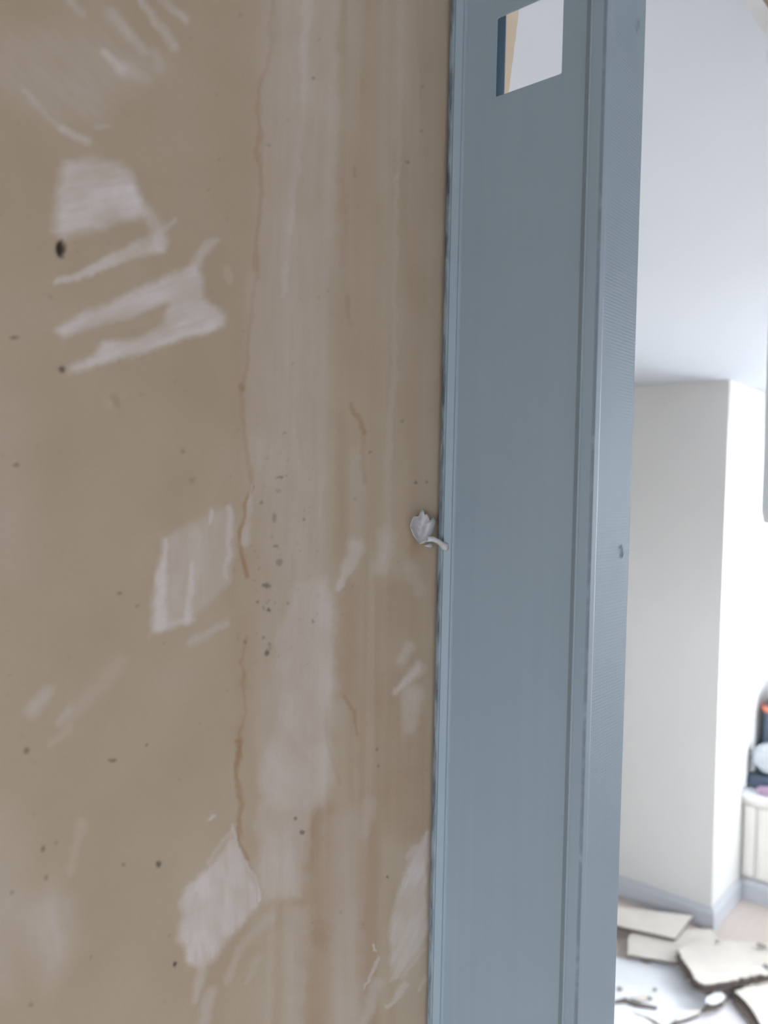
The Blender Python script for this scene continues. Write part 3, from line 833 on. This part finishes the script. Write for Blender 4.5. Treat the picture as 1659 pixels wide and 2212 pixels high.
BM = [M_paper, M_gypdark, M_whitesheet]; WM = [M_whitesheet, M_gyp, M_paper]; CM = [M_paper, M_gyp, M_whitesheet]
slab('plasterboard_offcut', [(910, 590, .060), (735, 820, .060), (-160, 620, .060), (-160, 470, .060)], BM, 'straight cut buff plasterboard offcut lying against the skirting', 'plasterboard', None, .0012)
slab('broken_board', [(268, 790, .040), (255, 982, .040), (430, 1008, .040), (760, 1062, .040), (950, 1120, .040), (1210, 900, .040), (1092, 725, .040), (800, 735, .040), (500, 690, .040)], BM, 'buff plasterboard piece lying flat under the straight cut offcut', 'plasterboard', None, .004, .0125, 3, 2)
slab('broken_board', [(748, 930, .068), (800, 895, .068), (890, 872, .068), (1000, 842, .068), (1150, 830, .068), (1400, 850, .068), (1800, 880, .068), (1800, 1150, .078), (1659, 1178, .078), (1480, 1190, .078), (1430, 1214, .078), (1300, 1234, .078), (1130, 1272, .078), (1020, 1284, .078), (940, 1240, .078), (905, 1170, .078), (850, 1085, .072), (795, 1012, .072), (772, 965, .068)],
     BM, 'large jagged buff plasterboard piece on top of the rubble', 'plasterboard', None, .006, .0125, 5, 3)
slab('broken_board', [(1325, 1345, .050), (1430, 1300, .050), (1560, 1262, .050), (1659, 1248, .050), (1900, 1235, .050), (1900, 1800, .050), (1650, 1800, .050), (1545, 1595, .050), (1440, 1450, .050)], BM, 'plain buff plasterboard piece with a slanting edge below the large jagged piece', 'plasterboard', None, .003, .0125, 3, 4)
slab('plaster_sheet', [(-120, 985, .014), (280, 1022, .014), (520, 1042, .014), (780, 1080, .014), (960, 1290, .014), (1060, 1390, .014), (1015, 1500, .014), (960, 1530, .014), (820, 1600, .014), (640, 1690, .014), (500, 1625, .014), (350, 1565, .014), (120, 1500, .014), (-120, 1440, .014)], WM, 'wide white plaster faced board lying flat, dusty', 'plasterboard', None, .005, .0125, 3, 5)
slab('plaster_sheet', [(-120, 1450, .042), (60, 1478, .042), (240, 1535, .042), (420, 1612, .042), (560, 1705, .042), (560, 2000, .042), (-120, 2000, .042)], [M_whitesheet, M_gypdark, M_paper], 'white plaster sheet overlapping the dusty white board, with a curved broken edge', 'plasterboard', None, .004, .0125, 3, 6)
slab('plaster_sheet', [(965, 1565, .016), (1100, 1525, .016), (1300, 1410, .016), (1440, 1510, .016), (1600, 1700, .016), (1600, 2000, .016), (620, 2000, .016), (760, 1660, .016)], [simple('greyish_plaster_face', srgb(224, 220, 222), .85, .06, 20), M_gyp, M_paper], 'greyish white board piece beside the plain buff piece', 'plasterboard', None, .004, .0125, 3, 7)
slab('plaster_fragment', [(738, 1645, .030), (790, 1560, .030), (880, 1535, .030), (1000, 1522, .030), (965, 1572, .030), (860, 1612, .030)], BM, 'small buff wedge of board on the rubble', 'fragment', None, .002, .011, 2, 8)
TM = [simple('shade_dark_brown', srgb(128, 116, 107), .95, .25, 40, bump=.6), M_gypdark, M_gypdark]  # dark layers put in for the shade beneath the raised pieces
slab('shade_layer', [(735, 985, .0553), (770, 960, .0553), (1000, 1000, .0553), (1400, 1050, .0553), (1800, 1080, .0553), (1800, 1215, .0553), (1560, 1262, .0553), (1480, 1235, .0553), (1400, 1275, .0553), (1280, 1300, .0553), (1150, 1325, .0553), (1040, 1345, .0553), (950, 1330, .0553), (880, 1270, .0553), (830, 1180, .0553), (770, 1105, .0553)], TM, 'dark torn layer added as shade under the large jagged buff piece', 'plasterboard', None, .006, .0048, 4, 15)
slab('shade_layer', [(1290, 1375, .030), (1400, 1330, .030), (1600, 1500, .030), (1800, 1800, .030), (1560, 1800, .030), (1500, 1680, .030), (1400, 1560, .030), (1325, 1450, .030)], TM, 'dark torn layer added as shade under the slanting edge of the plain buff piece', 'plasterboard', None, .006, .010, 4, 16)
for u, v, z, w, h, sd in ((1250, 1190, .0815, 70, 16, 5), (1560, 1130, .0815, 80, 30, 6)):
    rr = random.Random(sd)
    slab('plaster_flake_scrap', [(u + w * math.cos(a) * rr.uniform(.6, 1.2), v + h * math.sin(a) * rr.uniform(.6, 1.2), z) for a in [i * math.pi / 4 for i in range(8)]], [M_whitesheet, M_gyp, M_gyp], 'thin white plaster scrap on the large jagged buff piece', 'fragment', 'white scraps on the large jagged piece', .004, .003, 2, 30 + sd)
slab('plaster_fragment', [(270, 1405, .020), (420, 1375, .020), (520, 1420, .020), (400, 1445, .020)], CM, 'thin buff paper scrap on the white plaster board', 'fragment', None, .002, .003, 2, 9)
slab('plaster_fragment', [(120, 1440, .019), (240, 1405, .019), (260, 1425, .019), (420, 1470, .019), (560, 1500, .019), (540, 1520, .019), (330, 1490, .019), (240, 1455, .019), (120, 1462, .019)], [M_gypdark, M_gypdark, M_gypdark], 'long dark splinter on the white plaster board', 'fragment', None, .001, .004, 2, 10)


def chunk(name, u, v, z, r, mat, label, seed, group=None):
    p = onplane(z2(u, v), 2, z); bm = bmesh.new(); lump(bm, p, r, 2.2, seed, .16, 2)
    tag(mk(name, bm, mat), label, 'chunk', group)


slab('plaster_chunk', [(1035, 1450, .050), (1060, 1395, .050), (1130, 1352, .050), (1190, 1350, .050), (1240, 1395, .050), (1205, 1445, .050), (1150, 1470, .050), (1085, 1475, .050)], [M_whitesheet, M_gypdark, M_gyp], 'white chunk of plaster between the board pieces', 'chunk', None, .004, .022, 2, 12)
for i, (u, v, z, r, on) in enumerate(((530, 1330, .018, (.007, .006, .005), 'wide dusty white board'), (1150, 850, .085, (.009, .008, .006), 'large jagged buff piece'), (180, 1320, .018, (.009, .010, .004), 'wide dusty white board'), (1600, 895, .085, (.012, .02, .006), 'large jagged buff piece'),
                                      (1640, 1100, .084, (.010, .012, .008), 'large jagged buff piece'), (430, 1040, .020, (.010, .022, .006), 'wide dusty white board'), (480, 1415, .023, (.006, .008, .005), 'wide dusty white board'))):
    chunk('rubble_crumb', u, v, z, r, M_crumb, 'small grey crumb of rubble on the ' + on, 20 + i, 'crumbs on the ' + on)
